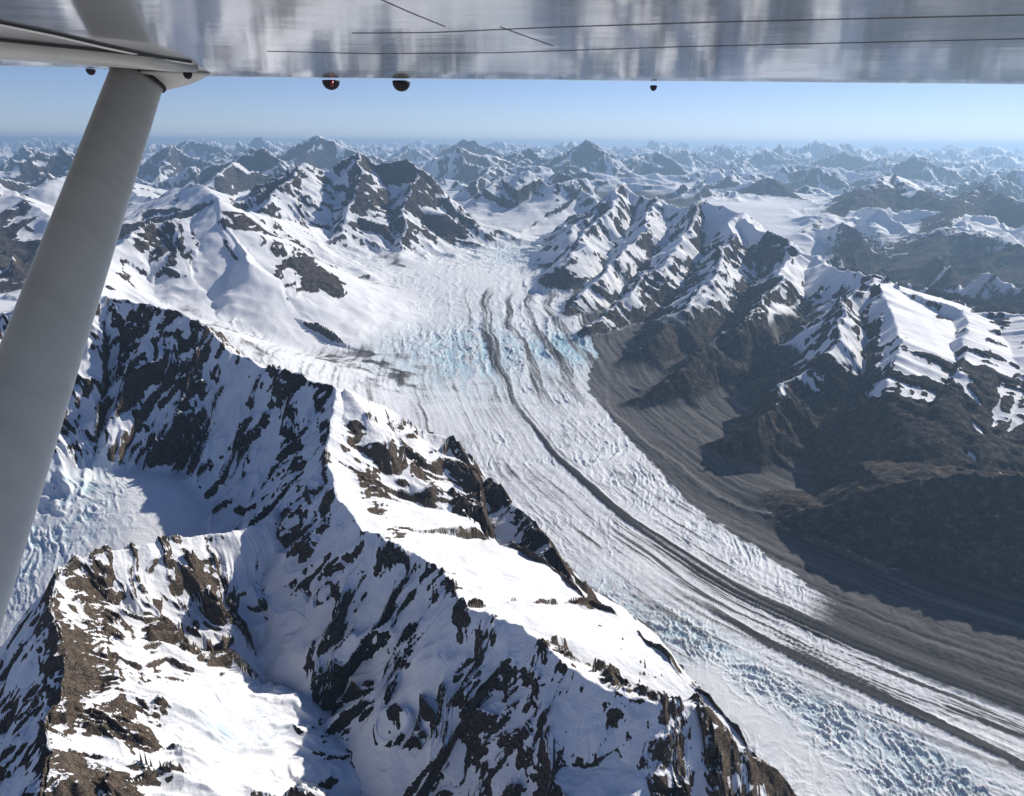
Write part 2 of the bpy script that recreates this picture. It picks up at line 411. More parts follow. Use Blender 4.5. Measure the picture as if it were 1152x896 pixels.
low = sstep(1.3, 0.7, np.abs(Nw - EL + 16 * streak + 6 * streak2) / 30) * sstep(cl_coord(690, 620)[0], cl_coord(870, 722)[0], GS)
far_deb = sstep(-16, 26, Nw - ET + 30 * streak + 45 * fbm(X / 110, Y / 110, 4, 92, 0.6))
lowband = sstep(cl_coord(860, 670)[0], cl_coord(980, 720)[0], GS) * sstep(-40, 20, Nw)
left_dirt = sstep(0.05, 0.5, fbm(X / 500, Y / 500, 4, 99)) * sstep(600, 1500, -Nw) * sstep(cl_coord(650, 600)[0], cl_coord(560, 440)[0], GS) * 0.75
greyzone = sstep(60, -30, np.abs(Nw - EL * 0.45) - np.abs(EL) * 0.55) * 0.60 * sstep(cl_coord(600, 480)[0], cl_coord(830, 660)[0], GS)
s1, s2, s3 = cl_coord(560, 335)[0], cl_coord(566, 420)[0], cl_coord(650, 535)[0]
env = sstep(s1 - 900, s1, GS) * sstep(s3, s2, GS)
smooth_zone = np.clip(wbump(850, 800, 260, 300) + wbump(930, 870, 260, 300), 0, 1)
bands = sstep(0.15, 0.55, np.cos(Nw / (46 + 10 * noise(GS / 1800, GS * 0, 33))  + 1.3 * noise(GS / 900, Nw / 400, 34))) * env * sstep(-350, -200, Nw) * (0.52 + 0.5 * streak)
left_dirt = np.maximum(left_dirt, (wbump(450, 430, 420, 700) + wbump(410, 405, 350, 500)) * sstep(-0.35, 0.4, fbm(X / 240, Y / 240, 4, 98)) * 0.8)
debris = np.clip(np.maximum.reduce([bands, med * 1.0, low * 0.85, far_deb, lowband, left_dirt, greyzone * (0.35 + 1.5 * sstep(0.0, 0.35, streak) + 0.5 * sstep(0.1, 0.4, streak2))]), 0, 1)
thin = np.maximum(sstep(0.28, 0.42, streak), 0.8 * sstep(0.35, 0.5, streak2)) * sstep(s2, s3 + 1500, GS) * sstep(-900, -500, Nw) * (1 - far_deb)
debris = np.maximum(debris, 0.75 * thin)
film = (0.20 + 0.42 * streak + 0.25 * fbm(X / 300, Y / 300, 4, 188)) * sstep(s1, s2, GS) * (1 - smooth_zone) 
debris = np.maximum(debris, film)
debris = np.clip(debris + 0.35 * (streak + 0.5 * streak2) * sstep(0.05, 0.4, debris), 0, 1) * on_main
foot = sstep(-140, -20, Nw - EF) * sstep(4200, 3800, np.abs(GN)) * sstep(cl_coord(660, 360)[0], cl_coord(680, 420)[0], GS) * sstep(3.2, 2.2, diff) * (Y > 1500)
debris = np.maximum(debris, foot)
DEBRIS = debris.astype(f32)
band_tone = np.clip(0.45 + 1.1 * fbm(GS / 3500, Nw / 55, 3, 97, 0.6) + 0.5 * lat_line(0) , 0, 1) * (1 - med) * (1 - 0.5 * low)

# crevasses and seracs
icefall = np.exp(-((X - gl(545, 410)[0]) ** 2 + (Y - gl(545, 385)[1]) ** 2) / 1300 ** 2)
def bump(u, v, r, ry=None):
    p = gl(u, v)
    return np.exp(-(((X - p[0]) / r) ** 2 + ((Y - p[1]) / (ry or r)) ** 2))
crv = np.clip(0.35 + 0.8 * fbm(X / 1100, Y / 1100, 3, 111), 0.05, 1)
crv = crv * (1 - 0.75 * sstep(13500, 17000, Y))
crv = np.maximum(crv, 0.9 * bump(640, 380, 420, 700)); crv = np.maximum(crv, 0.8 * bump(560, 285, 900, 1300)); crv = np.maximum(crv, icefall * 0.8)
lowser = sstep(60, 220, -(Nw - EL)) * sstep(cl_coord(650, 600)[0], cl_coord(760, 680)[0], GS)
apron = sstep(1250, 850, Y) 
crv = np.maximum(crv, lowser * 0.95)
tong = sstep(30, 120, Nw) * (1 - far_deb) * sstep(cl_coord(600, 440)[0], cl_coord(650, 520)[0], GS)
crv = np.maximum(crv, tong * 0.9)
crs = 30.0 * np.clip(R2 / 4500, 0.8, 2.6)
wxx = X + 90 * noise(X / 400, Y / 400, 118) + 25 * noise(X / 90, Y / 90, 119); wyy = Y + 90 * noise(X / 400 + 5, Y / 400, 120) + 25 * noise(X / 90, Y / 90 + 3, 117)
a1 = ridged((wyy * 0.8 - wxx * 0.6) / (crs * 1.6), (wxx * 0.8 + wyy * 0.6) / (crs * 3.6), 5, 121, 0.72)
a2 = ridged(wxx / (crs * 2.6), wyy / (crs * 3.4), 5, 131, 0.78)
cr = lerp(a1, a2, sstep(0.2, 0.7, lowser + icefall + bump(640, 380, 420, 700)))
smooth = np.clip(bump(850, 800, 190, 230) + bump(930, 870, 200, 220) + bump(790, 765, 120, 150), 0, 1)
crv = crv * (1 - 0.75 * smooth)
lowser = lowser * (1 - smooth)
crv = crv * (0.45 + 0.9 * sstep(-0.3, 0.3, fbm(X / 260, Y / 260, 3, 133)))
cr_h = (cr - 0.45) * crs * (0.85 + 0.5 * lowser + 0.3 * icefall) * crv * on_main * (1 - 0.92 * DEBRIS)
lat = lat_line(0)
lumps = fbm(X / 120, Y / 120, 4, 151, 0.6) * 12 * DEBRIS * far_deb
blue = np.clip(1.0 * bump(645, 390, 420, 520) * (0.5 + 0.9 * sstep(0.6, 0.3, cr)) + 0.7 * bump(530, 400, 650, 1100) * sstep(0.62, 0.3, cr) + 0.55 * lowser * sstep(0.55, 0.2, cr) + 0.4 * bump(575, 288, 420, 700) + 0.22 * bump(470, 400, 700, 900) + 0.15 * crv * sstep(0.6, 0.25, cr), 0, 1) * on_main * (1 - DEBRIS)
def wb(x0, y0, rx, ry): return np.exp(-((X - x0) / rx) ** 2 - ((Y - y0) / ry) ** 2)
pa = at(60, 590, 2100); pb = at(275, 835, 1330); pc = at(430, 245, 13300)
side_ice = np.clip(1.3 * (wb(pa[0], pa[1], 200, 260) + wb(pb[0], pb[1], 60, 70)) * sstep(-0.5, 0.3, fbm(X / 90, Y / 90, 3, 161)), 0, 1)
sc_ = 26.0
wq = wxx * 0.6; wr = wyy * 0.6
si = ridged((wq + wr) / (sc_ * 0.9), (wq - wr) / (sc_ * 2.4), 4, 163, 0.7)
cr_h = cr_h + (si - 0.45) * 11 * side_ice * sstep(1.5, 0.2, diff)
blue = np.clip(blue + 0.55 * side_ice * sstep(0.6, 0.2, si), 0, 1)
SNOWPULL = -1.5 * side_ice
med_h = (lat * 11 + lumps + med * 7 + low * 5 + far_deb * 6 * streak + (4 * streak * (1 - far_deb) + 3.0 * fbm(X / 34, Y / 26, 3, 155, 0.65) * sstep(9000, 3500, R2)) * (1 - 0.9 * smooth)) * on_main
# ogive bends at the confluence
wave = (ridged(N_ / 260 + 0.6 * noise(X / 900, Y / 900, 141), GS / 2600, 2, 142) - 0.4) * 26 * bump(600, 365, 700, 1500)

# ------------------------------------------------------------------ fine relief
sc = np.clip(R2 / 1700, 0.8, 14).astype(f32)
w1 = 110 * sc
fx_ = X + 0.25 * w1 * noise(X / w1, Y / w1, 201); fy_ = Y + 0.25 * w1 * noise(X / w1 + 7, Y / w1, 202)
def grad(Z):
    Pz = np.stack([X, Y, Z], -1)
    du = np.empty_like(Pz); dv = np.empty_like(Pz)
    du[:, 1:-1] = Pz[:, 2:] - Pz[:, :-2]; du[:, 0] = Pz[:, 1] - Pz[:, 0]; du[:, -1] = Pz[:, -1] - Pz[:, -2]
    dv[1:-1] = Pz[2:] - Pz[:-2]; dv[0] = Pz[1] - Pz[0]; dv[-1] = Pz[-1] - Pz[-2]
    n = np.cross(du, dv)
    n /= np.linalg.norm(n, axis=-1, keepdims=True) + 1e-9
    return n

patch = fbm(X / (150 * sc), Y / (150 * sc), 5, 301, 0.6)
patch2 = fbm(X / (38 * sc), Y / (38 * sc), 3, 305, 0.6)
patch3 = fbm(X / (13 * sc), Y / (13 * sc), 2, 308, 0.6)
strk = fbm(WS * 2.6, WD * 2.2, 4, 311, 0.62)          # patches drawn out down the slope
ids = WIN
BIAS = CR * (0.62 + 0.9 * strk) + SNOWPULL
# outcrops (+) and snowfields (-) at their places on the ground: x, y, radius x, radius y, strength
SPOTS = []
for (u_, v_, y_) in [(590, 575, 2370), (612, 602, 2290), (628, 628, 2170), (642, 655, 2020), (655, 690, 1830), (672, 728, 1640), (690, 760, 1460), (560, 550, 2440), (535, 528, 2520), (720, 778, 1350)]:
    p_ = at(u_, v_, y_); SPOTS.append((p_[0], p_[1], 42, 60, 1.5))
for (u_, v_, y_) in [(395, 480, 2300), (402, 520, 2120), (415, 560, 1990), (440, 592, 1860), (505, 655, 1640), (800, 810, 1260), (840, 850, 1260), (870, 880, 1260)]:
    p_ = at(u_, v_, y_); SPOTS.append((p_[0] + 15, p_[1] + 20, 30, 60, 1.3))
for (u_, v_, y_) in [(545, 605, 2060), (580, 645, 1900), (606, 692, 1690), (640, 726, 1500), (520, 560, 2230), (470, 520, 2330), (600, 625, 2060), (690, 775, 1330)]:
    p_ = at(u_, v_, y_); SPOTS.append((p_[0], p_[1], 28, 60, 1.5))
SPOTS += [(-1011, 1599, 60, 80, .8), (-935, 1390, 60, 110, .9), (-870, 1270, 60, 80, .9), (-811, 1166, 70, 80, 1.0), (-730, 1015, 60, 80, 1.0), (-813, 1336, 45, 40, .8), (-700, 1159, 50, 32, 1.1),
         (-879, 1588, 45, 50, .7), (-833, 1792, 60, 45, .8), (-780, 1690, 40, 30, .8), (-690, 1020, 60, 30, 1.0),
         (-592, 1559, 110, 160, -.9), (-610, 1403, 110, 130, -1.2), (-530, 1163, 110, 120, -1.2), (-600, 1300, 90, 100, -1.0), (-640, 1900, 50, 60, -.5), (-1020, 2560, 60, 90, -.6),
         (-89, 1961, 120, 160, -1.0), (59, 1817, 110, 130, -1.0), (-205, 2134, 80, 110, -.9), (196, 1514, 70, 90, -.7), (-60, 1720, 90, 80, -.8),
         (-520, 2321, 45, 90, .8), (-444, 2130, 40, 90, .8), (-340, 1950, 35, 70, .7), (-277, 2303, 60, 50, .7), (-166, 2447, 60, 45, .9), (-360, 2260, 40, 40, .5), (182, 2069, 60, 120, .9), (90, 2250, 50, 60, .7), (250, 1800, 50, 110, .9), (300, 1560, 50, 90, .8),
         (-3830, 8854, 260, 90, .7), (-4185, 8739, 200, 100, .7), (-3372, 8725, 260, 90, .6), (-3083, 7932, 500, 500, -.7), (-2439, 7436, 350, 350, -.4), (-3371, 7551, 500, 400, -.5)]
for (u_, v_, y_, rx_, ry_, s_) in [(345, 318, 8800, 160, 250, .4), (372, 336, 8700, 160, 250, .4),
         (1030, 352, 6500, 190, 360, -1.9), (1062, 374, 6000, 190, 300, -2.1), (1012, 395, 5600, 110, 200, -2.4), (1110, 372, 6300, 180, 310, -1.9), (1142, 402, 5700, 160, 240, -2.1), (960, 300, 8600, 260, 350, -1.6), (925, 295, 9000, 200, 300, -1.4),
         (1096, 440, 5060, 26, 110, -3.2), (1103, 470, 4700, 22, 110, -3.2), (1098, 505, 4420, 22, 90, -3.2), (1084, 527, 4230, 24, 60, -3.2), (985, 438, 5250, 60, 50, -2.8),
         (880, 360, 7300, 60, 350, -2.2), (850, 400, 6700, 40, 320, -2.4), (825, 435, 6350, 35, 200, -2.2), (840, 255, 10600, 220, 300, -1.2), (850, 300, 9200, 240, 300, -1.4), (812, 258, 11000, 150, 400, -1.0)]:
    p_ = at(u_, v_, y_)
    SPOTS.append((p_[0], p_[1], rx_, ry_, s_))
for (x_, y_, rx_, ry_, s_) in SPOTS:
    m_ = (np.abs(X - x_) < 3 * rx_) & (np.abs(Y - y_) < 3 * ry_)
    BIAS[m_] += (s_ if s_ < 0 or y_ > 3500 else 0.62 * s_) * np.exp(-((X[m_] - x_) / rx_) ** 2 - ((Y[m_] - y_) / ry_) ** 2)
def rockiness(steep, rel, fine=1.0):
    rk = (steep - 0.30) * 2.6 + patch * 0.75 + strk * 1.05 + patch2 * (0.25 + 0.25 * fine) + patch3 * 0.32 * fine + BIAS
    #               floor  far   near  pk_a  pk_b pk_c range plat  west  east
    thr = np.array([0.3, 0.16, 0.31, 0.22, 0.02, 0.0, 0.12, 0.0, -0.05, -0.1], f32)[ids]
    lineA = np.array([-3000, -1250, -3000, -3000, -2300, -3000, -1640, -1480, -1250, -800], f32)[ids]
    lineB = np.array([-4000, -1900, -4000, -4000, -3000, -4000, -1950, -1900, -1800, -1500], f32)[ids]
    alt = sstep(0, 1, (lineA - rel + 420 * patch + 420 * strk) / (lineA - lineB))
    return rk - thr + alt * np.where(ids == 1, 0.9, 2.4)
# piecewise world-fixed octaves: wavelengths stay in metres, fade in where the mesh can carry them
DET = np.zeros(X.shape, f32)
for wl, seed in [(900, 1), (420, 2), (190, 3), (85, 4), (38, 5), (17, 6), (8, 7)]:
    wl_amp = 0.6 if wl < 30 else (0.8 if wl < 60 else 1.15)
    gate = wl_amp * sstep(2.2, 4.5, wl / (R2 * 0.0016 * 1.6)) * sstep(14, 5, wl / (R2 * 0.06 + 20) * 1.0)
    if wl > 300: gate = gate * np.where(WIN == 1, 0.25, 0.12)
    if not (gate > 0.001).any(): continue
    n = 1 - np.abs(noise(X / wl + 0.4 * DET / 60, Y / wl, 210 + seed)) * 1.7
    DET += gate * (n - 0.45) * wl * 0.145
N0 = grad(BASE)
steep0 = 1 - N0[..., 2]
ROCKY = sstep(-0.40, 0.55, rockiness(steep0, BASE, 0.0))
DETN = np.where(DET > 0, DET * (0.35 + 0.65 * sstep(0.1, 0.3, steep0)), DET)
Z = BASE + DETN * MNT * (0.05 + 1.1 * ROCKY) + MNT * (ROCKY - 0.3) * 4 * sc + cr_h + med_h + wave * on_main
flute = (1 - np.abs(noise(WS * 9, WD * 1.6, 171)) * 1.7) * 2.2 + (1 - np.abs(noise(WS * 23, WD * 4, 172)) * 1.7) * 0.9
Z += flute * MNT * (1 - ROCKY) * sstep(4200, 2200, R2) * sstep(0.08, 0.3, steep0)
Z += MNT * (1 - ROCKY) * sstep(6000, 2500, R2) * (7 * fbm(X / 95, Y / 70, 4, 175, 0.55))
Z += (1 - MNT) * (1 - on_main) * 6 * fbm(X / 220, Y / 220, 4, 251)
Z -= (R2 * R2 / (2 * 6371000 * 4.5)).astype(f32)
Z = Z.astype(f32)

# ------------------------------------------------------------------ normals and masks
NRM = grad(Z)
steep = 1 - NRM[..., 2]                        # 0 flat .. 1 vertical
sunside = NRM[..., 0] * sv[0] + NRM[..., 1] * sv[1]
rk = rockiness(steep, Z + (R2 * R2 / (2 * 6371000 * 4.5)))
rock = sstep(-0.12, 0.12, rk)
rock = rock * sstep(-0.2, 0.5, diff)
bare = sstep(18500, 15500, R2 + 1500 * patch) * sstep(7600, 8200, R2) * sstep(0.36, 0.41, X / R2 + 0.05 * patch + 0.12 * sstep(13500, 11500, R2)) * (1 - on_main) * sstep(0.9, 0.4, MNT)
bare_w = sstep(15000, 13500, R2 + 900 * patch) * sstep(10200, 10900, R2 + 500 * patch) * sstep(-0.42, -0.47, X / R2)
rock = np.maximum(rock, np.maximum(bare, bare_w) * sstep(0.5, 0.1, strk))
ROCK = rock.astype(f32)
# rock tone: random patches, plus sunlight painted in as paler brown on sun-facing sides
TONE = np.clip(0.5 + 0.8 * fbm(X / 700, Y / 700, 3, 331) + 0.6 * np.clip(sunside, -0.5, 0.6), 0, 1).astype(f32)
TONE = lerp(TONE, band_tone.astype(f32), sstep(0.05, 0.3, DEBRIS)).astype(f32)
BLUE = blue.astype(f32)

# ------------------------------------------------------------------ materials
def new_mat(name):
    m = bpy.data.materials.new(name); m.use_nodes = True
    nt = m.node_tree
    for n in list(nt.nodes): nt.nodes.remove(n)
    return m, nt
class NB:
    def __init__(s, nt): s.nt = nt
    def n(s, t, **kw):
        nd = s.nt.nodes.new(t)
        for k, v in kw.items():
            if k.startswith('i_'): nd.inputs[k[2:].replace('_', ' ')].default_value = v
            else: setattr(nd, k, v)
        return nd
    def l(s, a, b): s.nt.links.new(a, b)
    def attr(s, name):
        a = s.n('ShaderNodeAttribute'); a.attribute_name = name; return a.outputs['Fac']
    def math(s, op, a, b=None, c=None, clamp=False):
        nd = s.n('ShaderNodeMath', operation=op); nd.use_clamp = clamp
        for i, q in enumerate((a, b, c)):
            if q is None: continue
            if isinstance(q, (int, float)): nd.inputs[i].default_value = q
            else: s.l(q, nd.inputs[i])
        return nd.outputs[0]
    def mix(s, f, a, b):
        nd = s.n('ShaderNodeMix', data_type='RGBA')
        for i, q in ((0, f), (6, a), (7, b)):
            if isinstance(q, (int, float)): nd.inputs[i].default_value = q
            elif isinstance(q, tuple): nd.inputs[i].default_value = (*q, 1)
            else: s.l(q, nd.inputs[i])
        return nd.outputs[2]
    def noise(s, co, scale, detail=5, rough=0.6, dist=0.0):
        nd = s.n('ShaderNodeTexNoise'); nd.inputs['Scale'].default_value = scale; nd.inputs['Detail'].default_value = detail
        nd.inputs['Roughness'].default_value = rough; nd.inputs['Distortion'].default_value = dist
        s.l(co, nd.inputs['Vector']); return nd.outputs['Fac']
    def ramp(s, f, a, b):
        nd = s.n('ShaderNodeMapRange'); nd.interpolation_type = 'SMOOTHSTEP'; nd.inputs['From Min'].default_value = a; nd.inputs['From Max'].default_value = b
        s.l(f, nd.inputs['Value']); return nd.outputs[0]

def terrain_material(name, fine, bumpm, warm=1.0, strata=3.5):
    m, nt = new_mat(name); b = NB(nt)
    co = b.n('ShaderNodeTexCoord').outputs['Object']
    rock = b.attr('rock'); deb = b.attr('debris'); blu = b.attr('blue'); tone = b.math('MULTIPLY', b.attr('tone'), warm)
    n1 = b.noise(co, fine, 6, 0.65)
    n2 = b.noise(co, fine * 4.3, 4, 0.65)
    n3 = b.noise(co, fine * 0.18, 4, 0.6)
    # rock edges broken by fine noise
    r = b.math('ADD', rock, b.math('MULTIPLY', b.math('SUBTRACT', n1, 0.5), 1.9))
    r = b.ramp(r, 0.44, 0.60)
    dark = b.mix(b.ramp(n3, 0.3, 0.7), (0.022, 0.024, 0.029), (0.056, 0.050, 0.048))
    brown = b.mix(b.ramp(n1, 0.3, 0.7), (0.11, 0.088, 0.070), (0.26, 0.20, 0.148))
    mp = b.n('ShaderNodeMapping'); mp.inputs['Scale'].default_value = (1.0, 1.0, strata); mp.inputs['Rotation'].default_value = (0.5, 0.35, 0.2); b.l(co, mp.inputs['Vector'])
    st = b.noise(mp.outputs[0], fine * 1.4, 5, 0.7)
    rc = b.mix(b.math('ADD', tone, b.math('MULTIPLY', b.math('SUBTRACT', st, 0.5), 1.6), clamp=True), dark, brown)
    vo = b.n('ShaderNodeTexVoronoi'); vo.feature = 'DISTANCE_TO_EDGE'; vo.inputs['Scale'].default_value = fine * 1.5
    wv = b.n('ShaderNodeVectorMath', operation='MULTIPLY_ADD'); nz = b.n('ShaderNodeTexNoise'); nz.inputs['Scale'].default_value = fine * 1.2; nz.inputs['Detail'].default_value = 3
    b.l(co, nz.inputs['Vector']); b.l(nz.outputs['Color'], wv.inputs[0]); wv.inputs[1].default_value = (14 / (fine * 20),) * 3; b.l(co, wv.inputs[2])
    b.l(wv.outputs[0], vo.inputs['Vector'])
    crack = b.ramp(vo.outputs['Distance'], 0.0, 0.09)
    rc = b.mix(b.math('MULTIPLY', b.math('SUBTRACT', 1.0, crack), 0.28), rc, (0.03, 0.028, 0.028))
    rc = b.mix(b.math('MULTIPLY', b.ramp(st, 0.52, 0.60), 0.22), rc, (0.30, 0.26, 0.21))
    rc = b.mix(b.math('MULTIPLY', b.ramp(n2, 0.45, 0.7), 0.5), rc, (0.05, 0.048, 0.048))
    snow = b.mix(b.ramp(n3, 0.35, 0.7), (0.80, 0.81, 0.83), (0.88, 0.88, 0.88))
    snow = b.mix(blu, snow, (0.36, 0.58, 0.68))
    d = b.math('ADD', deb, b.math('MULTIPLY', b.math('SUBTRACT', n1, 0.5), 0.5), clamp=True)
    d = b.math('MULTIPLY', b.ramp(d, 0.12, 0.72), b.ramp(deb, 0.0, 0.12))
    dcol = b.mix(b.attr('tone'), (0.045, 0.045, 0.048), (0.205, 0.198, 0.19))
    dcol = b.mix(b.math('MULTIPLY', b.ramp(n2, 0.4, 0.7), 0.4), dcol, (0.04, 0.038, 0.036))
    snow = b.mix(d, snow, dcol)
    colr = b.mix(r, snow, rc)
    bs = b.n('ShaderNodeBsdfPrincipled')
    b.l(colr, bs.inputs['Base Color'])
    b.l(b.math('MULTIPLY_ADD', b.math('MAXIMUM', r, d), 0.3, 0.65), bs.inputs['Roughness'])
    b.l(b.math('MULTIPLY_ADD', b.math('MAXIMUM', r, d), -0.10, 0.12), bs.inputs['Specular IOR Level'])
    hgt = b.math('ADD', b.math('MULTIPLY', b.math('ADD', b.math('ADD', n1, b.math('MULTIPLY', b.math('MULTIPLY', crack, r), 0.22)), b.math('MULTIPLY', st, 0.6)), b.math('MULTIPLY_ADD', r, 1.0, 0.12)), b.math('MULTIPLY', n2, b.math('MULTIPLY_ADD', r, 0.35, 0.04)))
    bp = b.n('ShaderNodeBump'); bp.inputs['Distance'].default_value = bumpm; bp.inputs['Strength'].default_value = 0.8
    b.l(hgt, bp.inputs['Height']); b.l(bp.outputs[0], bs.inputs['Normal'])
    out = b.n('ShaderNodeOutputMaterial'); b.l(bs.outputs[0], out.inputs['Surface'])
    return m
M_near = terrain_material("snow_and_rock_near", 0.05, 26, 1.35)
M_mid = terrain_material("snow_and_rock_mid", 0.012, 45, 0.36, 1.6)
M_far = terrain_material("snow_and_rock_far", 0.004, 90, 0.3)
M_ice = terrain_material("glacier_ice", 0.03, 10)

# ------------------------------------------------------------------ cut the sheet into named pieces
Pz = np.stack([X, Y, Z], -1).reshape(-1, 3).astype(f32)
vid = np.arange(NR * NA, dtype=np.int32).reshape(NR, NA)
q = np.stack([vid[:-1, :-1], vid[:-1, 1:], vid[1:, 1:], vid[1:, :-1]], -1)   # counter-clockwise seen from above?
q = q.reshape(-1, 4)
# classify the faces
cls = np.full(X.shape, 0, np.int8)
cls[...] = WIN
icy = (diff < 0.25) & (R2 < 26000)
cls[icy] = 0
PIECES = []   # name, label, category, material, mask on vertices
gmain = icy & (np.abs(GN) < 4000) & (Y > 1300) & (X > -2600 + 0 * Y) & ~((X < -350) & (Y < 3600))
piece = np.full(X.shape, 1, np.int8)
piece[WIN == 2] = 2
piece[WIN == 3] = 3
piece[WIN == 4] = 4
piece[(WIN == 6)] = 5
piece[(WIN == 7)] = 6
piece[(WIN == 8) & (R2 < 20000)] = 7
piece[(WIN == 9) & (R2 < 20000)] = 8
piece[(piece > 2) & (R2 > 20000)] = 1
piece[(piece == 1) & (R2 < 3900)] = 2
piece[gmain] = 9
fcls = piece[:-1, :-1].reshape(-1)
names = {1: ("distant_mountains", "endless snowy peaks fading to pale blue along the horizon", "mountains", M_far),
         2: ("near_ridge", "jagged snow and rock ridge in blue shadow under the strut", "ridge", M_near),
         3: ("mountain", "white snow pyramid with one rocky arm running down to the ice", "mountain", M_mid),
         4: ("mountain", "dark serrated double summit left of the upper ice field", "mountain", M_mid),
         5: ("mountain_range", "row of dark rock spurs with snow gullies beside the glacier", "mountains", M_mid),
         6: ("hills", "brown bare shoulders with leftover snow patches above the moraine", "hills", M_mid),
         7: ("hills", "bluish brown slopes with snow streaks beyond the strut", "hills", M_mid),
         8: ("hills", "hazy bare slopes across the side valley behind the brown shoulders", "hills", M_mid),
         9: ("glacier", "wide cracked valley glacier with dark moraine stripes", "glacier", M_ice)}
arrs = {'rock': ROCK, 'debris': DEBRIS, 'blue': BLUE, 'tone': TONE}
for pid, (nm, lab, cat, mat) in names.items():
    fq = q[fcls == pid]
    if len(fq) == 0: continue
    used = np.zeros(NR * NA, bool); used[fq.reshape(-1)] = True
    ui = np.nonzero(used)[0]
    remap = np.zeros(NR * NA, np.int32); remap[ui] = np.arange(len(ui), dtype=np.int32)
    fq = remap[fq][:, ::-1]
    me = bpy.data.meshes.new(nm)
    me.vertices.add(len(ui)); me.vertices.foreach_set('co', Pz[ui].reshape(-1))
    me.loops.add(fq.size); me.loops.foreach_set('vertex_index', np.ascontiguousarray(fq.reshape(-1)).astype(np.int32))
    me.polygons.add(len(fq)); me.polygons.foreach_set('loop_start', np.arange(0, fq.size, 4, dtype=np.int32))
    for an, av in arrs.items():
        a = me.attributes.new(an, 'FLOAT', 'POINT'); a.data.foreach_set('value', av.reshape(-1)[ui].astype(f32))
    me.update(calc_edges=True)
    me.shade_smooth() if hasattr(me, 'shade_smooth') else None
    me.materials.append(mat)
    ob = bpy.data.objects.new(nm, me); col.objects.link(ob)
    ob['kind'] = 'structure'; ob['label'] = lab; ob['category'] = cat

# ------------------------------------------------------------------ air
def box(name, x0, x1, y0, y1, z0, z1):
    me = bpy.data.meshes.new(name)
    v = [(x, y, z) for x in (x0, x1) for y in (y0, y1) for z in (z0, z1)]
    f = [(0, 1, 3, 2), (4, 6, 7, 5), (0, 4, 5, 1), (2, 3, 7, 6), (0, 2, 6, 4), (1, 5, 7, 3)]
    me.from_pydata(v, [], f); me.update()
    o = bpy.data.objects.new(name, me); col.objects.link(o); return o
zmin, zmax = float(Z.min()), float(Z.max())
hz = box('haze', -175000, 175000, -175000, 175000, zmin - 2, max(zmax, 3) + 30)
hm, nt = new_mat('haze'); b = NB(nt)
vp = b.n('ShaderNodeVolumePrincipled')
vp.inputs['Color'].default_value = (0.47, 0.71, 1.0, 1)
vp.inputs['Density'].default_value = 1.8e-5
vp.inputs['Anisotropy'].default_value = 0.35
out = b.n('ShaderNodeOutputMaterial'); b.l(vp.outputs[0], out.inputs['Volume'])
hz.data.materials.append(hm)
hz['kind'] = 'stuff'; hz['label'] = 'thin blue mountain haze filling the valleys'; hz['category'] = 'haze'
print('zrange', zmin, zmax, 'verts', NR * NA)

# ------------------------------------------------------------------ the small high-wing aircraft the picture is taken from
def camt(u, v, t):
    a = (448.0 - v) / F
    return Vector((t * (u - 576.0) / F, t * (cp + a * sp), t * (-sp + a * cp)))
def mesh_obj(name, verts, faces, mat, parent=None, smooth=True):
    me = bpy.data.meshes.new(name)
    me.from_pydata([tuple(v) for v in verts], [], faces)
    import bmesh
    bm = bmesh.new(); bm.from_mesh(me); bmesh.ops.recalc_face_normals(bm, faces=bm.faces); bm.to_mesh(me); bm.free()
    if smooth: me.shade_smooth()
    me.materials.append(mat)
    o = bpy.data.objects.new(name, me); col.objects.link(o)
    if parent is not None: o.parent = parent
    return o
def loft(rings, cap=True):
    n = len(rings[0]); V = [p for r_ in rings for p in r_]; Fc = []
    for i in range(len(rings) - 1):
        for j in range(n):
            a = i * n + j; b2 = i * n + (j + 1) % n
            Fc.append((a, b2, b2 + n, a + n))
    if cap:
        Fc.append(tuple(range(n))); Fc.append(tuple(range((len(rings) - 1) * n, len(rings) * n)))
    return V, Fc
def tube(pts, rx, ry=None, n=12, up=Vector((0, 0, 1))):
    ry = ry or rx; rings = []
    for i, p in enumerate(pts):
        d = (pts[min(i + 1, len(pts) - 1)] - pts[max(i - 1, 0)]).normalized()
        s1 = d.cross(up).normalized(); s2 = s1.cross(d).normalized()
        rings.append([p + s1 * rx * math.cos(6.28318 * j / n) + s2 * ry * math.sin(6.28318 * j / n) for j in range(n)])
    return loft(rings)

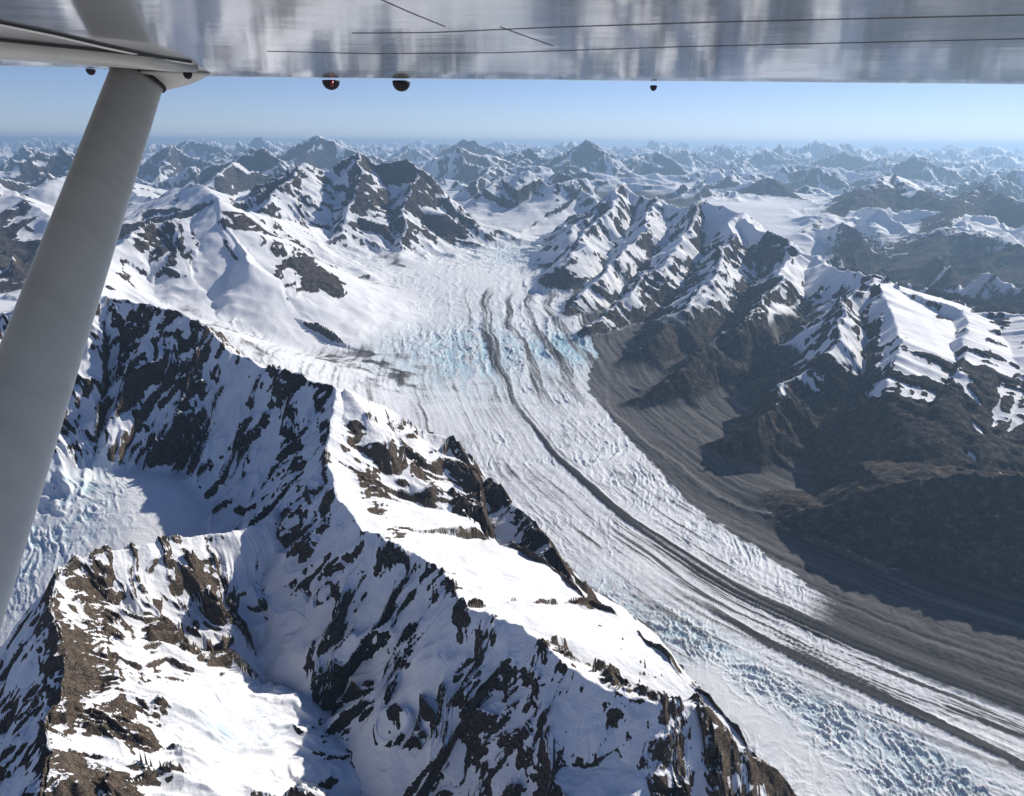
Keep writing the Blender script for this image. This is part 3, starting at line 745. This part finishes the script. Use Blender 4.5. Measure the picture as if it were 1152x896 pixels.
def paint(name, base, rough, wav=0.0, dirt=True, spec=0.5, coat=0.0):
    m, nt = new_mat(name); b = NB(nt)
    co = b.n('ShaderNodeTexCoord').outputs['Object']
    mp = b.n('ShaderNodeMapping'); mp.inputs['Scale'].default_value = (0.85, 2.5, 1.0); b.l(co, mp.inputs['Vector']); co2 = mp.outputs[0]
    bs = b.n('ShaderNodeBsdfPrincipled')
    g = b.noise(co2, 5.0, 7, 0.65, 0.4); g2 = b.noise(co2, 60.0, 4, 0.7)
    c = b.mix(b.ramp(g, 0.35, 0.72), base, tuple(q * 0.90 for q in base))
    c = b.mix(b.math('MULTIPLY', b.ramp(g2, 0.62, 0.75), 0.45), c, tuple(q * 0.7 for q in base))
    b.l(c if dirt else c, bs.inputs['Base Color'])
    b.l(b.math('MULTIPLY_ADD', b.ramp(g, 0.3, 0.8), 0.12, rough), bs.inputs['Roughness'])
    bs.inputs['Specular IOR Level'].default_value = spec
    bs.inputs['Coat Weight'].default_value = coat; bs.inputs['Coat Roughness'].default_value = 0.07
    if wav:
        w = b.noise(co2, 1.6, 3, 0.5); w2 = b.noise(co2, 9.0, 4, 0.6); w3 = b.noise(co2, 45.0, 3, 0.6)
        h = b.math('ADD', b.math('ADD', b.math('MULTIPLY', w, 1.0), b.math('MULTIPLY', w2, 0.07)), b.math('MULTIPLY', w3, 0.0))
        bp = b.n('ShaderNodeBump'); bp.inputs['Distance'].default_value = wav; bp.inputs['Strength'].default_value = 1.0
        b.l(h, bp.inputs['Height']); b.l(bp.outputs[0], bs.inputs['Normal']); b.l(bp.outputs[0], bs.inputs['Coat Normal'])
    out = b.n('ShaderNodeOutputMaterial'); b.l(bs.outputs[0], out.inputs['Surface'])
    return m
def plain(name, c, rough, spec=0.5):
    m, nt = new_mat(name); b = NB(nt)
    co = b.n('ShaderNodeTexCoord').outputs['Object']
    bs = b.n('ShaderNodeBsdfPrincipled')
    b.l(b.mix(b.ramp(b.noise(co, 40, 4, 0.6), 0.3, 0.75), c, tuple(q * 0.7 for q in c)), bs.inputs['Base Color'])
    bs.inputs['Roughness'].default_value = rough; bs.inputs['Specular IOR Level'].default_value = spec
    out = b.n('ShaderNodeOutputMaterial'); b.l(bs.outputs[0], out.inputs['Surface'])
    return m
M_wing = paint("wing_paint", (0.36, 0.36, 0.355), 0.085, 0.0011, spec=0.9, coat=0.8)
M_strut = paint("strut_paint", (0.88, 0.85, 0.77), 0.38)
M_cream = paint("fairing_paint", (0.66, 0.64, 0.57), 0.30)
M_seam = plain("seam_rubber", (0.03, 0.03, 0.03), 0.6)
M_dark = plain("black_plastic", (0.012, 0.012, 0.014), 0.5, 0.25)
M_red = plain("red_lens", (0.25, 0.01, 0.01), 0.15)

plane = bpy.data.objects.new("aircraft", None); col.objects.link(plane)
plane.empty_display_size = 0.3
plane['category'] = 'aircraft'
plane['label'] = 'underside of a glossy pale grey wing with its slanting strut, high above the glacier'
WZ = 0.200
def edge_y(x):                      # far edge of the wing, metres ahead
    return 2.80 + 0.035 * x - 0.10 * math.exp(-((x + 1.75) / 0.55) ** 2) - 0.25 * max(0.0, min(1.0, (-x - 1.1) / 0.15))
xs_ = [-5.0, -4, -3, -2.4] + [-2.2 + 0.05 * i for i in range(89)] + [2.6, 3, 4, 5.2]
rings = []
for x_ in xs_:
    e = edge_y(x_); zz = WZ
    ring = [Vector((x_, -0.3, zz)), Vector((x_, 0.6, zz)), Vector((x_, 1.2, zz)), Vector((x_, 1.8, zz)), Vector((x_, e - 0.35, zz)), Vector((x_, e - 0.12, zz + 0.001)), Vector((x_, e - 0.03, zz + 0.004)), Vector((x_, e - 0.006, zz + 0.009)), Vector((x_, e, zz + 0.016)),
            Vector((x_, e - 0.006, zz + 0.024)), Vector((x_, e - 0.4, zz + 0.07)), Vector((x_, 1.2, zz + 0.16)), Vector((x_, 0.2, zz + 0.18)), Vector((x_, -0.25, zz + 0.12)), Vector((x_, -0.36, zz + 0.05))]
    rings.append(ring)
V, Fc = loft(rings)
wing = mesh_obj("wing", V, Fc, M_wing, plane)

def on_wing(u, v, dz=-0.0006):      # the spot of the wing underside seen there
    a = (448.0 - v) / F
    t = (WZ + dz) / (-sp + a * cp)
    return Vector((t * (u - 576.0) / F, t * (cp + a * sp), WZ + dz))
def strip(pts, w, name, mat, parent, th=0.0005):
    P_ = [on_wing(*p) for p in pts]
    V, Fc = tube(P_, w, th, 8)
    return mesh_obj(name, V, Fc, mat, parent)
for pts, w in [([(395, 39), (480, 38), (620, 31), (800, 24), (1000, 18), (1200, 12)], 0.0004), ([(425, 0), (462, 16), (500, 31)], 0.0005), ([(562, 31), (590, 41), (622, 52)], 0.0005),
               ([(300, 60), (420, 62), (560, 60), (760, 52), (1160, 40)], 0.0003)]:
    strip(pts, w, "panel_seam", M_seam, wing)
# control surface on the near side of the strut: dark hinge gap, rounded cream nose, grey underside
n0, n1 = on_wing(0, 55, -0.012), on_wing(168, 70.5, -0.012)
f0, f1 = on_wing(0, 76.5, -0.012), on_wing(150, 83, -0.012)
def flap_ring(t, lo, hi, y0=None):
    a_ = n0 + (n1 - n0) * t; b_ = f0 + (f1 - f0) * t; x_ = a_.x
    ring = []
    for j in range(9):
        q_ = math.pi / 2 + math.pi * j / 8
        ring.append(Vector((x_, a_.y + 0.016 + 0.016 * math.cos(q_), WZ - 0.012 + 0.016 * math.sin(q_))))
    ring += [Vector((x_, a_.y + (b_.y - a_.y) * 0.5, WZ - 0.026)), Vector((x_, b_.y - 0.02, WZ - 0.016)), Vector((x_, b_.y, WZ - 0.006)), Vector((x_, b_.y - 0.01, WZ + 0.003))]
    return ring
V, Fc = loft([flap_ring(t_, 0, 0) for t_ in (-3.2, -2, -1, -0.5, 0, 0.3, 0.6, 0.8, 1.0)]); flap = mesh_obj("flap", V, Fc, M_cream, plane)
V, Fc = tube([n0 + (n1 - n0) * t_ + Vector((0, 0.004, 0.0105)) for t_ in (-3.2, -1.5, 0, 0.5, 1.0)], 0.010, 0.0035, 8); mesh_obj("hinge_gap", V, Fc, M_seam, flap)
strip([(-60, 20), (0, 31), (60, 43), (120, 57), (175, 68), (215, 74)], 0.010, "skin_lap", M_strut, wing, 0.0035)
strip([(-60, 17.5), (0, 28.5), (60, 40.5), (120, 54.5), (175, 66), (215, 72)], 0.002, "panel_seam", M_seam, wing, 0.004)

# strut: streamlined section, chord facing the cabin
top = camt(158, 80, 2.30); bot = camt(-128, 920, 1.03)
ax = (bot - top).normalized(); view = ((top + bot) / 2).normalized()
ch = ax.cross(view).normalized()
if ch.x < 0: ch = -ch
th_ = ch.cross(ax).normalized()
rings = []
for i in range(25):
    c_ = top.lerp(bot, i / 24.0)
    ring = []
    for j in range(40):
        a_ = 2 * math.pi * j / 40
        cx_ = math.cos(a_); sy_ = math.sin(a_)
        ring.append(c_ + ch * (0.073 * cx_) + th_ * (0.024 * sy_ * (1 - 0.25 * cx_)))
    rings.append(ring)
V, Fc = loft(rings); strut = mesh_obj("strut", V, Fc, M_strut, plane)
# fairing where the strut meets the wing
rings = []
N_r = 10
for i in range(N_r + 1):
    t = i / N_r
    c_ = top + ax * 0.055 * t + ax * -0.01
    ring = []
    for j in range(40):
        a_ = 2 * math.pi * j / 40; cx_ = math.cos(a_); sy_ = math.sin(a_)
        # wide flat plan at the wing, strut section at the bottom
        f_ = (1 - t) ** 1.7
        wide = Vector(((0.190 if cx_ > 0 else 0.115) * cx_ * (abs(cx_) ** 0.15), 0.075 * sy_, 0.0)) 
        small = ch * (0.078 * cx_) + th_ * (0.029 * sy_)
        base = Vector((top.x + 0.015, top.y + 0.015, WZ - 0.001 + 0.0 * t))
        pw = base + wide
        ps = top + ax * 0.050 + small
        z_drop = Vector((0, 0, -0.016 * min(1.0, t * 4)))
        ring.append(pw * f_ + ps * (1 - f_) + z_drop * f_)
    rings.append(ring)
V, Fc = loft(rings); fair = mesh_obj("strut_fairing", V, Fc, M_cream, strut)
cc = top + ax * 0.050
rings = []
for q_, r_ in ((0.0, 1.10), (0.006, 1.10), (0.010, 1.03)):
    rings.append([cc + ax * q_ + ch * (0.0745 * r_ * math.cos(2 * math.pi * j / 40)) + th_ * (0.0265 * r_ * math.sin(2 * math.pi * j / 40)) for j in range(40)])
V, Fc = loft(rings); mesh_obj("seal", V, Fc, M_seam, strut)

def dome(name, u, v, t, r_, mat, parent, squash=1.1, red=False):
    c_ = camt(u, v, t); V = []; Fc = []; rings = []
    for i in range(9):
        a_ = i / 8 * math.pi / 2
        rr_ = r_ * math.cos(a_) + 1e-5; z_ = -r_ * squash * math.sin(a_)
        rings.append([c_ + Vector((rr_ * math.cos(2 * math.pi * j / 24), rr_ * math.sin(2 * math.pi * j / 24), z_)) for j in range(24)])
    zt = max(WZ + 0.004 - c_.z, 0.002)
    rings.insert(0, [p + Vector((0, 0, zt)) for p in rings[0]])
    V, Fc = loft(rings)
    return mesh_obj(name, V, Fc, mat, parent)
for u_, v_, t_, r_ in ((372, 93, 2.62, 0.030), (451, 94, 2.62, 0.0305)):
    d_ = dome("fuel_vent", u_, v_, t_, r_, M_dark, wing, 0.95)
    dome("lens", u_ + 1, v_ + 4.5, t_ - 0.022, 0.006, M_red, d_, 0.8) if u_ < 400 else None
dome("drain", 735, 96, 2.75, 0.013, M_dark, wing, 1.3)
dome("drain", 102, 82, 2.33, 0.014, M_dark, flap, 1.1)
dome("drain", 211, 86, 2.28, 0.013, M_dark, wing, 1.1)
